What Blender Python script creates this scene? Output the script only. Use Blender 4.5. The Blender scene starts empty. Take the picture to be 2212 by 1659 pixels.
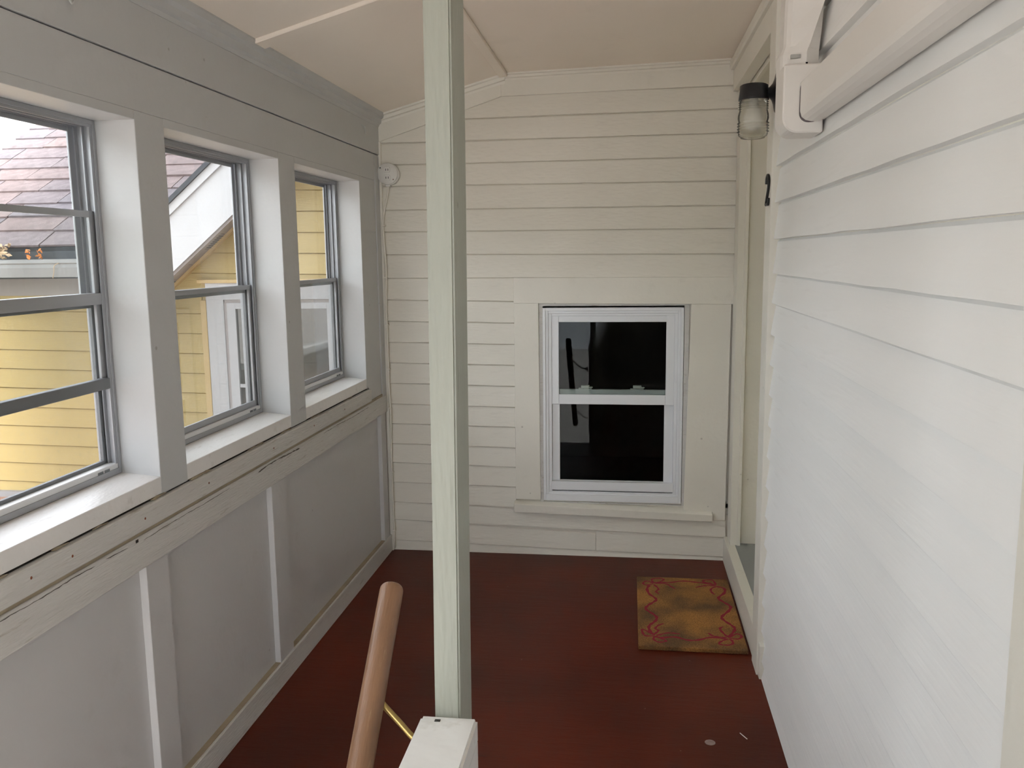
import bpy, bmesh, math, random
from mathutils import Vector, Matrix
random.seed(7)
S = bpy.context.scene
COL = S.collection

# ------------------------------------------------------------------ camera
cam_d = bpy.data.cameras.new('camera')
cam = bpy.data.objects.new('camera', cam_d); COL.objects.link(cam)
Fw = Vector((-0.13391574, 0.9800679, -0.14674294)).normalized()
Rt = Vector((0.99096223, 0.1335969, -0.01207152)).normalized()
Up = Rt.cross(Fw)
M = Matrix((Rt, Up, -Fw)).transposed().to_4x4()
M.translation = Vector((1.09803822, -3.79198997, 1.36))
cam.matrix_world = M
cam_d.sensor_width = 36.0
cam_d.sensor_fit = 'HORIZONTAL'
cam_d.lens = 36.0 * 1862.9 / 2212.0
cam_d.clip_start = 0.02
S.camera = cam

# ------------------------------------------------------------------ world (overcast sky)
W = bpy.data.worlds.new('world'); S.world = W; W.use_nodes = True
bg = W.node_tree.nodes['Background']
bg.inputs['Color'].default_value = (0.91, 0.96, 1.03, 1)
bg.inputs['Strength'].default_value = 5.6
sun_d = bpy.data.lights.new('sun', 'SUN'); sun = bpy.data.objects.new('sun', sun_d); COL.objects.link(sun)  # added sun, brightens the porch interior through the unseen rear opening
sun_d.energy = 28.0; sun_d.angle = math.radians(12); sun_d.color = (1.0, 0.98, 0.95)
sun.rotation_euler = Vector((0.35, -0.75, 0.56)).to_track_quat('Z', 'Y').to_euler()
S.view_settings.view_transform = 'Standard'
S.view_settings.look = 'None'
S.view_settings.exposure = 0.0
S.view_settings.gamma = 1.0
S.view_settings.use_curve_mapping = False
S.cycles.max_bounces = 7
S.cycles.diffuse_bounces = 5
S.cycles.glossy_bounces = 3
S.cycles.transparent_max_bounces = 10
S.cycles.use_adaptive_sampling = True
S.cycles.adaptive_threshold = 0.13
S.cycles.adaptive_min_samples = 16
S.cycles.use_fast_gi = False
S.cycles.use_denoising = True

# ------------------------------------------------------------------ materials
def nt(name):
    m = bpy.data.materials.new(name); m.use_nodes = True
    t = m.node_tree
    return m, t, t.nodes['Principled BSDF']

def paint(name, col, rough=0.5, var=0.04, grime=0.0, grime_col=(0.25, 0.2, 0.13), scale=3.0, bump=0.15, stretch=(1, 1, 1), fine=60.0, spots=0.0):
    m, t, b = nt(name); N = t.nodes; L = t.links
    tc = N.new('ShaderNodeTexCoord'); mp = N.new('ShaderNodeMapping'); L.new(tc.outputs['Object'], mp.inputs['Vector'])
    mp.inputs['Scale'].default_value = stretch
    n1 = N.new('ShaderNodeTexNoise'); n1.inputs['Scale'].default_value = scale; n1.inputs['Detail'].default_value = 3
    L.new(mp.outputs[0], n1.inputs['Vector'])
    mx = N.new('ShaderNodeMix'); mx.data_type = 'RGBA'
    lo = tuple(c * (1 - var * 2) for c in col) + (1,); hi = tuple(min(1, c * (1 + var)) for c in col) + (1,)
    mx.inputs[6].default_value = lo; mx.inputs[7].default_value = hi
    L.new(n1.outputs['Fac'], mx.inputs[0])
    out = mx.outputs[2]
    if grime > 0:
        n2 = N.new('ShaderNodeTexNoise'); n2.inputs['Scale'].default_value = scale * 3.1; n2.inputs['Detail'].default_value = 4; n2.inputs['Roughness'].default_value = 0.7
        L.new(mp.outputs[0], n2.inputs['Vector'])
        r = N.new('ShaderNodeValToRGB'); r.color_ramp.elements[0].position = 0.60; r.color_ramp.elements[1].position = 0.78
        r.color_ramp.elements[1].color = (grime, grime, grime, 1)
        L.new(n2.outputs['Fac'], r.inputs[0])
        g = N.new('ShaderNodeMix'); g.data_type = 'RGBA'; g.inputs[7].default_value = grime_col + (1,)
        L.new(r.outputs[0], g.inputs[0]); L.new(out, g.inputs[6]); out = g.outputs[2]
    if spots > 0:
        v = N.new('ShaderNodeTexVoronoi'); v.inputs['Scale'].default_value = 9.0
        L.new(tc.outputs['Object'], v.inputs['Vector'])
        r = N.new('ShaderNodeValToRGB'); r.color_ramp.elements[0].position = 0.03; r.color_ramp.elements[0].color = (spots, spots, spots, 1)
        r.color_ramp.elements[1].position = 0.05; r.color_ramp.elements[1].color = (0, 0, 0, 1)
        L.new(v.outputs['Distance'], r.inputs[0])
        g = N.new('ShaderNodeMix'); g.data_type = 'RGBA'; g.inputs[7].default_value = (0.12, 0.09, 0.06, 1)
        L.new(r.outputs[0], g.inputs[0]); L.new(out, g.inputs[6]); out = g.outputs[2]
    L.new(out, b.inputs['Base Color'])
    b.inputs['Roughness'].default_value = rough
    if bump > 0:
        n3 = N.new('ShaderNodeTexNoise'); n3.inputs['Scale'].default_value = fine; n3.inputs['Detail'].default_value = 1.5
        L.new(mp.outputs[0], n3.inputs['Vector'])
        bp = N.new('ShaderNodeBump'); bp.inputs['Strength'].default_value = bump; bp.inputs['Distance'].default_value = 0.004
        L.new(n3.outputs['Fac'], bp.inputs['Height']); L.new(bp.outputs[0], b.inputs['Normal'])
    return m

def plain(name, col, rough=0.5, metal=0.0, trans=0.0):
    m, t, b = nt(name)
    b.inputs['Base Color'].default_value = tuple(col) + (1,)
    b.inputs['Roughness'].default_value = rough; b.inputs['Metallic'].default_value = metal
    if trans: b.inputs['Transmission Weight'].default_value = trans
    return m

def thin_glass(name, tint=(0.95, 0.96, 0.95), ior=1.5, haze=0.0):
    m = bpy.data.materials.new(name); m.use_nodes = True; t = m.node_tree; N = t.nodes; L = t.links
    N.clear()
    o = N.new('ShaderNodeOutputMaterial'); tr = N.new('ShaderNodeBsdfTransparent'); gl = N.new('ShaderNodeBsdfGlossy')
    fc = N.new('ShaderNodeLayerWeight'); fc.inputs[0].default_value = 0.5; pw = N.new('ShaderNodeMath'); pw.operation = 'POWER'; pw.inputs[1].default_value = 5.0
    ma = N.new('ShaderNodeMath'); ma.operation = 'MULTIPLY_ADD'; r0 = ((ior - 1) / (ior + 1)) ** 2; ma.inputs[1].default_value = 1 - r0; ma.inputs[2].default_value = r0
    mx = N.new('ShaderNodeMixShader')
    tr.inputs[0].default_value = tint + (1,); gl.inputs['Roughness'].default_value = 0.0
    L.new(fc.outputs['Facing'], pw.inputs[0]); L.new(pw.outputs[0], ma.inputs[0])
    L.new(ma.outputs[0], mx.inputs[0]); L.new(tr.outputs[0], mx.inputs[1]); L.new(gl.outputs[0], mx.inputs[2])
    L.new(mx.outputs[0], o.inputs[0])
    return m

def screen_mat(name):
    m = bpy.data.materials.new(name); m.use_nodes = True; t = m.node_tree; N = t.nodes; L = t.links
    N.clear()
    o = N.new('ShaderNodeOutputMaterial'); tr = N.new('ShaderNodeBsdfTransparent'); df = N.new('ShaderNodeBsdfDiffuse')
    mx = N.new('ShaderNodeMixShader'); df.inputs[0].default_value = (0.25, 0.26, 0.27, 1); mx.inputs[0].default_value = 0.22
    L.new(tr.outputs[0], mx.inputs[1]); L.new(df.outputs[0], mx.inputs[2]); L.new(mx.outputs[0], o.inputs[0])
    return m

WHITE = (0.79, 0.755, 0.67)
m_clap = paint('painted_clapboard', WHITE, 0.5, 0.03, 0.10, stretch=(1, 1, 4), scale=2.5, bump=0.35, fine=25, spots=0.5)
m_clap_r = paint('painted_clapboard_side', (0.89, 0.88, 0.86), 0.45, 0.03, 0.08, stretch=(1, 0.35, 5), scale=2.0, bump=0.12, fine=25, spots=0.5)
m_trim = paint('painted_trim', WHITE, 0.42, 0.03, 0.10, scale=4, bump=0.2, spots=0.35)
m_trimw = paint('worn_trim', (0.62, 0.605, 0.575), 0.5, 0.06, 0.75, stretch=(2, 0.6, 7), scale=3.5, bump=0.5, fine=40)
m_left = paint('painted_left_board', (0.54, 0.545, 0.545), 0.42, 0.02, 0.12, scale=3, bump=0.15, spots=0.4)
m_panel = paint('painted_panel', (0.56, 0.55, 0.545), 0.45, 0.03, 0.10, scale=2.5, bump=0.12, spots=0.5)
m_sill = paint('painted_sill', (0.80, 0.78, 0.76), 0.3, 0.03, 0.3, stretch=(3, 1, 1), scale=5, bump=0.2)
m_ceil = paint('painted_ceiling', (0.92, 0.83, 0.73), 0.6, 0.04, 0.06, scale=1.6, bump=0.1, fine=18)
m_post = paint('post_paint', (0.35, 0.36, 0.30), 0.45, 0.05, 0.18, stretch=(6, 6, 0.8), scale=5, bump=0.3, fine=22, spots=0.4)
m_cap = paint('cap_paint', (0.80, 0.79, 0.76), 0.4, 0.05, 0.5, grime_col=(0.42, 0.38, 0.3), scale=4, bump=0.6, fine=30)
m_tan = paint('bare_dirty_wood', (0.40, 0.33, 0.23), 0.7, 0.2, 0.4, scale=12)
m_dark = plain('dark_gap', (0.03, 0.025, 0.02), 0.9)
m_alu = plain('mill_aluminium', (0.40, 0.41, 0.43), 0.42, 0.45)
m_aluw = plain('white_aluminium', (0.72, 0.72, 0.72), 0.35, 0.2)
m_aludark = plain('weathered_aluminium', (0.20, 0.21, 0.22), 0.5, 0.4)
m_glass = thin_glass('window_glass')
m_glass_d = thin_glass('dark_room_glass', (0.75, 0.78, 0.76), 1.22)
m_screen = screen_mat('insect_screen')
m_vinyl = plain('white_vinyl', (0.78, 0.79, 0.81), 0.35)
m_duct = plain('white_plastic_cover', (0.82, 0.78, 0.73), 0.38)
m_black = plain('black_paint', (0.012, 0.013, 0.015), 0.35)
m_room = plain('dark_room', (0.16, 0.14, 0.13), 0.9)
m_rust = plain('rust_spot', (0.22, 0.07, 0.03), 0.8)
m_socket = plain('socket_plastic', (0.72, 0.70, 0.66), 0.4)
m_brass = plain('brass', (0.45, 0.32, 0.12), 0.35, 1.0)
m_bulb = plain('bulb_glass', (0.85, 0.84, 0.80), 0.35)
m_thr = paint('grey_threshold', (0.33, 0.34, 0.33), 0.5, 0.05, 0.2, scale=4)
m_door = paint('door_paint', (0.84, 0.80, 0.60), 0.5, 0.03)
m_print = plain('red_print', (0.28, 0.012, 0.03), 0.9)

def floor_mat():
    m, t, b = nt('red_floor_paint'); N = t.nodes; L = t.links
    tc = N.new('ShaderNodeTexCoord'); mp = N.new('ShaderNodeMapping'); L.new(tc.outputs['Object'], mp.inputs[0])
    mp.inputs['Scale'].default_value = (1, 1, 1)
    n = N.new('ShaderNodeTexNoise'); n.inputs['Scale'].default_value = 1.7; n.inputs['Detail'].default_value = 5; L.new(mp.outputs[0], n.inputs[0])
    r = N.new('ShaderNodeValToRGB'); e = r.color_ramp.elements
    e[0].position = 0.35; e[0].color = (0.075, 0.013, 0.006, 1); e[1].position = 0.65; e[1].color = (0.135, 0.017, 0.005, 1)
    L.new(n.outputs['Fac'], r.inputs[0])
    mp2 = N.new('ShaderNodeMapping'); L.new(tc.outputs['Object'], mp2.inputs[0]); mp2.inputs['Scale'].default_value = (1.5, 9, 1)
    n2 = N.new('ShaderNodeTexNoise'); n2.inputs['Scale'].default_value = 4; n2.inputs['Detail'].default_value = 5; n2.inputs['Roughness'].default_value = 0.72; L.new(mp2.outputs[0], n2.inputs[0])
    r2 = N.new('ShaderNodeValToRGB'); e = r2.color_ramp.elements; e[0].position = 0.62; e[0].color = (0, 0, 0, 1); e[1].position = 0.80; e[1].color = (0.7, 0.7, 0.7, 1)
    L.new(n2.outputs['Fac'], r2.inputs[0])
    mx = N.new('ShaderNodeMix'); mx.data_type = 'RGBA'; mx.inputs[7].default_value = (0.03, 0.014, 0.012, 1)
    L.new(r2.outputs[0], mx.inputs[0]); L.new(r.outputs[0], mx.inputs[6])
    v = N.new('ShaderNodeTexVoronoi'); v.inputs['Scale'].default_value = 13; L.new(tc.outputs['Object'], v.inputs[0])
    r3 = N.new('ShaderNodeValToRGB'); e = r3.color_ramp.elements; e[0].position = 0.02; e[0].color = (0.5, 0.5, 0.5, 1); e[1].position = 0.035; e[1].color = (0, 0, 0, 1)
    L.new(v.outputs['Distance'], r3.inputs[0])
    mx2 = N.new('ShaderNodeMix'); mx2.data_type = 'RGBA'; mx2.inputs[7].default_value = (0.35, 0.25, 0.2, 1)
    L.new(r3.outputs[0], mx2.inputs[0]); L.new(mx.outputs[2], mx2.inputs[6])
    L.new(mx2.outputs[2], b.inputs['Base Color'])
    b.inputs['Roughness'].default_value = 0.42; b.inputs['Specular IOR Level'].default_value = 0.2
    bp = N.new('ShaderNodeBump'); bp.inputs['Strength'].default_value = 0.25; bp.inputs['Distance'].default_value = 0.004
    L.new(n2.outputs['Fac'], bp.inputs['Height']); L.new(bp.outputs[0], b.inputs['Normal'])
    return m
m_floor = floor_mat()

def coir_mat():
    m, t, b = nt('coir'); N = t.nodes; L = t.links
    tc = N.new('ShaderNodeTexCoord')
    n = N.new('ShaderNodeTexNoise'); n.inputs['Scale'].default_value = 5; n.inputs['Detail'].default_value = 3; L.new(tc.outputs['Object'], n.inputs[0])
    n2 = N.new('ShaderNodeTexNoise'); n2.inputs['Scale'].default_value = 260; n2.inputs['Detail'].default_value = 3; L.new(tc.outputs['Object'], n2.inputs[0])
    r = N.new('ShaderNodeValToRGB'); e = r.color_ramp.elements; e[0].position = 0.38; e[0].color = (0.16, 0.08, 0.03, 1); e[1].position = 0.62; e[1].color = (0.42, 0.19, 0.045, 1)
    L.new(n.outputs['Fac'], r.inputs[0])
    mx = N.new('ShaderNodeMix'); mx.data_type = 'RGBA'; mx.blend_type = 'MULTIPLY'; mx.inputs[0].default_value = 0.7
    L.new(r.outputs[0], mx.inputs[6]); L.new(n2.outputs['Color'], mx.inputs[7])
    r2 = N.new('ShaderNodeValToRGB'); e = r2.color_ramp.elements; e[0].position = 0.35; e[0].color = (0.45, 0.45, 0.45, 1); e[1].position = 0.6; e[1].color = (1.25, 1.25, 1.25, 1)
    L.new(n2.outputs['Fac'], r2.inputs[0]); L.new(r2.outputs[0], mx.inputs[7])
    L.new(mx.outputs[2], b.inputs['Base Color']); b.inputs['Roughness'].default_value = 0.95
    bp = N.new('ShaderNodeBump'); bp.inputs['Strength'].default_value = 0.9; bp.inputs['Distance'].default_value = 0.004
    L.new(n2.outputs['Fac'], bp.inputs['Height']); L.new(bp.outputs[0], b.inputs['Normal'])
    return m
m_coir = coir_mat()
m_wood = paint('varnished_wood', (0.27, 0.14, 0.075), 0.36, 0.30, 0.5, grime_col=(0.5, 0.33, 0.2), stretch=(9, 1.2, 1.2), scale=4, bump=0.2, fine=40)
m_siding = paint('yellow_siding', (0.407, 0.304, 0.117), 0.6, 0.05, 0.12, grime_col=(0.4, 0.3, 0.1), stretch=(0.7, 1, 8), scale=5, bump=0.3, fine=20)
m_siding_low = paint('mildewed_siding', (0.407, 0.304, 0.117), 0.6, 0.05, 0.6, grime_col=(0.10, 0.09, 0.03), scale=9, bump=0.3, fine=20)
m_ytrim = paint('yellow_trim', (0.496, 0.356, 0.162), 0.55, 0.04)
m_shing = [paint('shingle_%s' % n, c, 0.9, 0.30, 0.9, grime_col=(0.48, 0.41, 0.41), scale=20, bump=0.8, fine=120) for n, c in
           (('mauve', (0.175, 0.139, 0.146)), ('pink', (0.198, 0.146, 0.144)), ('grey', (0.160, 0.137, 0.150)))]
m_oxwhite = paint('exterior_white', (0.459, 0.451, 0.459), 0.5, 0.03, 0.1)
m_beige = paint('exterior_beige', (0.324, 0.286, 0.270), 0.6, 0.04)
m_gut = paint('gutter_metal', (0.260, 0.254, 0.254), 0.5, 0.12, 0.3, grime_col=(0.3, 0.27, 0.24), scale=6)
m_edge = plain('roof_edge_black', (0.04, 0.045, 0.055), 0.7)
m_brownroof = paint('brown_roof', (0.236, 0.130, 0.088), 0.8, 0.1, 0.3, scale=10)
m_grass = paint('lawn', (0.09, 0.13, 0.05), 0.9, 0.3, scale=3)
m_bounce_ground = paint('pale_bounce_ground', (0.36, 0.34, 0.31), 0.8, 0.06, 0.1, scale=2)
m_green = paint('foliage', (0.07, 0.11, 0.04), 0.9, 0.4, scale=5)
m_leaf = plain('dried_leaf', (0.45, 0.32, 0.20), 0.8)
m_leafo = plain('orange_leaf', (0.75, 0.25, 0.06), 0.7)

# ------------------------------------------------------------------ helpers
def link(name, me, mat, parent=None, loc=None):
    o = bpy.data.objects.new(name, me); COL.objects.link(o)
    if mat and not me.materials: me.materials.append(mat)
    if parent: o.parent = parent
    return o

def wpos(parent):
    p = Vector((0, 0, 0))
    while parent: p += parent.location; parent = parent.parent
    return p

def obj(name, vs, fs, mat, parent=None, smooth=False, bevel=0.0, seg=1):
    off = wpos(parent)
    vs = [Vector(v) for v in vs]
    c = Vector([sum(v[i] for v in vs) / len(vs) for i in range(3)])
    if parent is None: c = Vector((c.x, c.y, min(v.z for v in vs)))
    me = bpy.data.meshes.new(name)
    me.from_pydata([tuple(v - c) for v in vs], [], fs); me.update()
    bm = bmesh.new(); bm.from_mesh(me); bmesh.ops.recalc_face_normals(bm, faces=bm.faces)
    if bevel: bmesh.ops.bevel(bm, geom=bm.edges[:] , offset=bevel, segments=seg, affect='EDGES', clamp_overlap=True)
    bm.to_mesh(me); bm.free()
    if smooth:
        for p in me.polygons: p.use_smooth = True
    o = link(name, me, mat, parent); o.location = c - off
    return o

BF = [(0, 1, 3, 2), (4, 6, 7, 5), (0, 4, 5, 1), (2, 3, 7, 6), (0, 2, 6, 4), (1, 5, 7, 3)]
def bxv(x0, x1, y0, y1, z0, z1):
    return [(x, y, z) for x in (x0, x1) for y in (y0, y1) for z in (z0, z1)]
def box(name, x0, x1, y0, y1, z0, z1, mat, parent=None, bevel=0.0, seg=1):
    return obj(name, bxv(x0, x1, y0, y1, z0, z1), BF, mat, parent, bevel=bevel, seg=seg)
def multi(name, boxes, mat, parent=None, bevel=0.0):
    vs, fs = [], []
    for b in boxes:
        k = len(vs); vs += bxv(*b); fs += [tuple(i + k for i in f) for f in BF]
    return obj(name, vs, fs, mat, parent, bevel=bevel)
def ext(name, poly, axis, a, b, mat, parent=None, bevel=0.0, smooth=False):
    """poly: 2D points in the two remaining axes (in order), extruded along axis from a to b"""
    def P(p, t):
        return (t, p[0], p[1]) if axis == 0 else ((p[0], t, p[1]) if axis == 1 else (p[0], p[1], t))
    n = len(poly)
    vs = [P(p, a) for p in poly] + [P(p, b) for p in poly]
    fs = [tuple(range(n)), tuple(range(2 * n - 1, n - 1, -1))] + [(i, (i + 1) % n, n + (i + 1) % n, n + i) for i in range(n)]
    return obj(name, vs, fs, mat, parent, bevel=bevel, smooth=smooth)
def tube(name, pts, r, mat, parent=None, n=10, caps=True, flat=1.0, up=(0, 0, 1)):
    pts = [Vector(p) for p in pts]; vs, fs = [], []
    rs = r if isinstance(r, (list, tuple)) else [r] * len(pts)
    for i, p in enumerate(pts):
        d = (pts[min(i + 1, len(pts) - 1)] - pts[max(i - 1, 0)]).normalized()
        u = d.cross(Vector(up))
        if u.length < 0.05: u = d.cross(Vector((1, 0, 0)))
        u.normalize(); w = u.cross(d).normalized()
        for k in range(n):
            a = 2 * math.pi * k / n
            vs.append(p + u * math.cos(a) * rs[i] + w * math.sin(a) * rs[i] * flat)
    for i in range(len(pts) - 1):
        for k in range(n):
            fs.append((i * n + k, i * n + (k + 1) % n, (i + 1) * n + (k + 1) % n, (i + 1) * n + k))
    if caps: fs += [tuple(range(n)), tuple(range(len(vs) - 1, len(vs) - n - 1, -1))]
    o = obj(name, vs, fs, mat, parent)
    for p in o.data.polygons: p.use_smooth = len(p.vertices) == 4
    return o
def smoothpts(pts, k=6):
    pts = [Vector(p) for p in pts]; out = []
    P = [2 * pts[0] - pts[1]] + pts + [2 * pts[-1] - pts[-2]]
    for i in range(1, len(P) - 2):
        for j in range(k):
            t = j / k
            out.append(0.5 * ((2 * P[i]) + (-P[i - 1] + P[i + 1]) * t + (2 * P[i - 1] - 5 * P[i] + 4 * P[i + 1] - P[i + 2]) * t * t + (-P[i - 1] + 3 * P[i] - 3 * P[i + 1] + P[i + 2]) * t ** 3))
    out.append(pts[-1]); return out
def lathe(name, prof, c, mat, parent=None, n=32, axis=2, smooth=True):
    vs, fs = [], []
    for r, h in prof:
        for k in range(n):
            a = 2 * math.pi * k / n; u, w = r * math.cos(a), r * math.sin(a)
            vs.append((c[0] + u, c[1] + w, c[2] + h) if axis == 2 else ((c[0] + h, c[1] + u, c[2] + w) if axis == 0 else (c[0] + u, c[1] + h, c[2] + w)))
    m = len(prof)
    for i in range(m - 1):
        for k in range(n):
            fs.append((i * n + k, i * n + (k + 1) % n, (i + 1) * n + (k + 1) % n, (i + 1) * n + k))
    if prof[0][0] > 1e-5: fs.append(tuple(range(n)))
    if prof[-1][0] > 1e-5: fs.append(tuple(range((m - 1) * n, m * n)))
    o = obj(name, vs, fs, mat, parent)
    bm = bmesh.new(); bm.from_mesh(o.data); bmesh.ops.remove_doubles(bm, verts=bm.verts, dist=1e-6); bm.to_mesh(o.data); bm.free()
    if smooth:
        for p in o.data.polygons: p.use_smooth = len(p.vertices) <= 4
    return o
def empty(name, loc, label, cat, group=None):
    o = bpy.data.objects.new(name, None); COL.objects.link(o); o.location = loc
    o.empty_display_size = 0.05
    tag(o, label, cat, group); return o
def tag(o, label, cat, group=None):
    o['label'] = label; o['category'] = cat
    if group: o['group'] = group
    return o
def struct(o, label=None):
    o['kind'] = 'structure'
    if label: o['label'] = label
    return o

def clap(parent, plane, p, lo_a, lo_b, hi_a, hi_b, a, b, out=-1, t_lo=0.0, t_hi=0.010, back=0.018, mat=None, name='clapboard', jit=0.0012, nseg=7, groove=0.006):
    """a beveled lap board: runs from a to b along the wall; lo/hi = heights of lower and upper edge at each end.
    plane 'y': wall faces -y, runs along x.  plane 'x': wall faces -x, runs along y. p = plane of the proud lower edge"""
    vs, fs = [], []
    rows = nseg + 1
    for i in range(rows):
        t = i / nseg; s = a + (b - a) * t
        jl = random.uniform(-jit, jit) if 0 < i < nseg else 0
        lo = lo_a + (lo_b - lo_a) * t + jl; hi = hi_a + (hi_b - hi_a) * t + 0.012
        jt = random.uniform(-0.0006, 0.0006)
        prof = [(p + t_lo + jt, lo), (p + t_lo + jt, lo + 0.0015), (p + t_hi * (1 - groove / 0.12), hi - 0.012 - groove), (p + t_hi + groove * 0.9, hi - 0.012), (p + back, hi - 0.005), (p + back, lo)]
        for d, z in prof:
            vs.append((s, d, z) if plane == 'y' else (d, s, z))
    m = 6
    for i in range(nseg):
        for k in range(m):
            fs.append((i * m + k, i * m + (k + 1) % m, (i + 1) * m + (k + 1) % m, (i + 1) * m + k))
    fs += [tuple(range(m)), tuple(range(nseg * m, nseg * m + m))]
    return obj(name, vs, fs, mat or m_clap, parent)

# ================================================================== STRUCTURE
YR = -5.2        # rear end of the porch, behind the camera
# ---- floor
fl = obj('floor', [(-0.02, 0.02, 0), (1.56, 0.02, 0), (1.56, YR, 0), (0.88, YR, 0), (0.88, -2.32, 0), (-0.02, -2.32, 0),
                   (-0.02, 0.02, -0.04), (1.56, 0.02, -0.04), (1.56, YR, -0.04), (0.88, YR, -0.04), (0.88, -2.32, -0.04), (-0.02, -2.32, -0.04)],
         [(0, 1, 2, 3, 4, 5), (11, 10, 9, 8, 7, 6)] + [(i, (i + 1) % 6, 6 + (i + 1) % 6, 6 + i) for i in range(6)], m_floor)
struct(fl, 'worn dark red painted porch floor')
# ---- ceiling: sloped on the left, nearly flat on the right
ce = ext('ceiling', [(-0.03, 1.964), (0.57, 2.127), (1.60, 2.150), (1.60, 2.19), (0.57, 2.167), (-0.03, 2.004)], 1, 0.02, YR, m_ceil)
struct(ce, 'painted porch ceiling that slopes down on the left')
sl = (2.127 - 1.972) / 0.57
ext('batten', [(0.546, 2.119), (0.546, 2.106), (0.580, 2.112), (0.580, 2.126)], 1, -0.03, YR + 0.1, m_ceil, ce, bevel=0.0015)
def slope_batten(y, w=0.035):
    h = 0.012
    return ext('batten', [(0.02, 1.972 + sl * 0.02 + 0.002), (0.548, 1.972 + sl * 0.548 + 0.002), (0.548, 1.972 + sl * 0.548 - h), (0.02, 1.972 + sl * 0.02 - h)], 1, y - w, y + w, m_ceil, ce, bevel=0.002)
slope_batten(-1.30); slope_batten(-3.7)

# ---- back wall
wb = box('wall_back', -0.02, 0.585, 0.015, 0.05, -0.02, 1.27, m_trim)
struct(wb, 'white clapboard wall at the far end of the porch')
box('sheathing', -0.02, 1.60, 0.015, 0.05, 1.26, 2.16, m_trim, wb)
box('sheathing', 0.585, 1.60, 0.015, 0.05, -0.02, 0.26, m_trim, wb)
box('sheathing', 1.345, 1.60, 0.015, 0.05, 0.24, 1.27, m_trim, wb)
X0, X1 = 0.0, 1.543
full = [(1.9497, 1.9497, 1.9563), (1.8590, 1.8586, 1.8591), (1.7657, 1.757, 1.7636), (1.6746, 1.6665, 1.6635), (1.5709, 1.5673, 1.5632),
        (1.4756, 1.4714, 1.4677), (1.3756, 1.3717, 1.3604), (1.2705, 1.2712, 1.2610)]
up = (2.045, 2.050)
for i, (l, m_, r) in enumerate(full):
    hl, hr = (up[0], up[1]) if i == 0 else (full[i - 1][0], full[i - 1][2])
    clap(wb, 'y', 0.0, l, r, hl, hr, X0, X1)
left_l = [1.1677, 1.072, 0.9765, 0.8823, 0.7875, 0.6919, 0.600, 0.5063, 0.4167, 0.3232, 0.2287]
prev = (1.2705, 1.2690)
for i, z in enumerate(left_l):
    za, zb = z + 0.006, z - 0.004 - (0.0015 * (i > 6))
    clap(wb, 'y', 0.0, za, zb, prev[0], prev[1], X0, 0.592); prev = (za, zb)
clap(wb, 'y', 0.0, 0.150, 0.1079, 0.2347, 0.187, X0, X1 - 0.012, nseg=10)
clap(wb, 'y', 0.001, 0.0493, 0.0285, 0.150, 0.1079, X0, 0.955, nseg=6)
clap(wb, 'y', 0.0, 0.0282, 0.0182, 0.126, 0.1079, 0.957, X1 - 0.006, nseg=6)
clap(wb, 'y', 0.001, 0.0, 0.0, 0.05, 0.018, X0, X1, t_hi=0.006, nseg=10)
# frieze boards under the crown
ext('frieze_board', [(0.549, 2.036), (1.0735, 2.0425), (1.543, 2.0475), (1.543, 2.13), (0.549, 2.11)], 1, -0.006, 0.016, m_trim, wb, bevel=0.001)
ext('frieze_board', [(0.0, 1.861), (0.0609, 1.8803), (0.549, 2.036), (0.549, 2.11), (0.0, 1.955)], 1, -0.007, 0.016, m_trim, wb, bevel=0.001)
box('corner_board', -0.005, 0.012, -0.012, 0.016, 0.0, 1.862, m_trim, wb, bevel=0.001)
# window casing boards on the back wall
ext('head_casing', [(0.592, 1.1536), (1.5413, 1.1451), (1.5384, 1.2615), (0.592, 1.2655)], 1, -0.004, 0.016, m_trim, wb, bevel=0.001)
ext('side_casing', [(0.5922, 0.262), (0.7055, 0.262), (0.7016, 1.1525), (0.5930, 1.1535)], 1, -0.003, 0.03, m_trim, wb, bevel=0.001)
ext('side_casing', [(1.3442, 0.187), (1.5271, 0.187), (1.5316, 1.1452), (1.3626, 1.1465)], 1, -0.003, 0.03, m_trim, wb, bevel=0.001)
obj('window_sill', [(0.586, -0.028, 0.206), (1.470, -0.028, 0.186), (1.470, 0.0, 0.186), (0.586, 0.0, 0.206),
                    (0.586, -0.028, 0.2445), (1.470, -0.028, 0.2175), (1.470, 0.055, 0.246), (0.586, 0.055, 0.268)],
    [(0, 1, 2, 3), (4, 5, 6, 7), (0, 1, 5, 4), (3, 2, 6, 7), (0, 3, 7, 4), (1, 2, 6, 5)], m_trim, wb, bevel=0.0015)

# ---- the vinyl window in the back wall
w4 = empty('window_4', (1.03, 0.02, 0.255), 'white vinyl double-hung window with dark panes in the far clapboard wall', 'window')
struct(w4)
def ring(name, x0, x1, z0, z1, wl, wr, wt, wbm, y0, y1, mat, parent, bevel=0.0012):
    return multi(name, [(x0, x0 + wl, y0, y1, z0, z1), (x1 - wr, x1, y0, y1, z0, z1), (x0 + wl, x1 - wr, y0, y1, z1 - wt, z1), (x0 + wl, x1 - wr, y0, y1, z0, z0 + wbm)], mat, parent, bevel)
xa, xb, za, zb = 0.703, 1.356, 0.257, 1.146
ring('outer_stop', xa, xb, za - 0.01, zb + 0.008, 0.016, 0.020, 0.014, 0.004, 0.004, 0.05, m_trimw, w4, 0)
xa += 0.016; xb -= 0.022; zb -= 0.014
ring('window_frame', xa, xb, za, zb, 0.012, 0.012, 0.014, 0.030, 0.004, 0.06, m_vinyl, w4)
ring('window_frame', xa + 0.012, xb - 0.012, za + 0.02, zb - 0.012, 0.012, 0.012, 0.014, 0.018, 0.010, 0.06, m_vinyl, w4)
ring('window_frame', xa + 0.024, xb - 0.024, za + 0.03, zb - 0.025, 0.014, 0.014, 0.012, 0.012, 0.016, 0.06, m_vinyl, w4)
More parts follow.
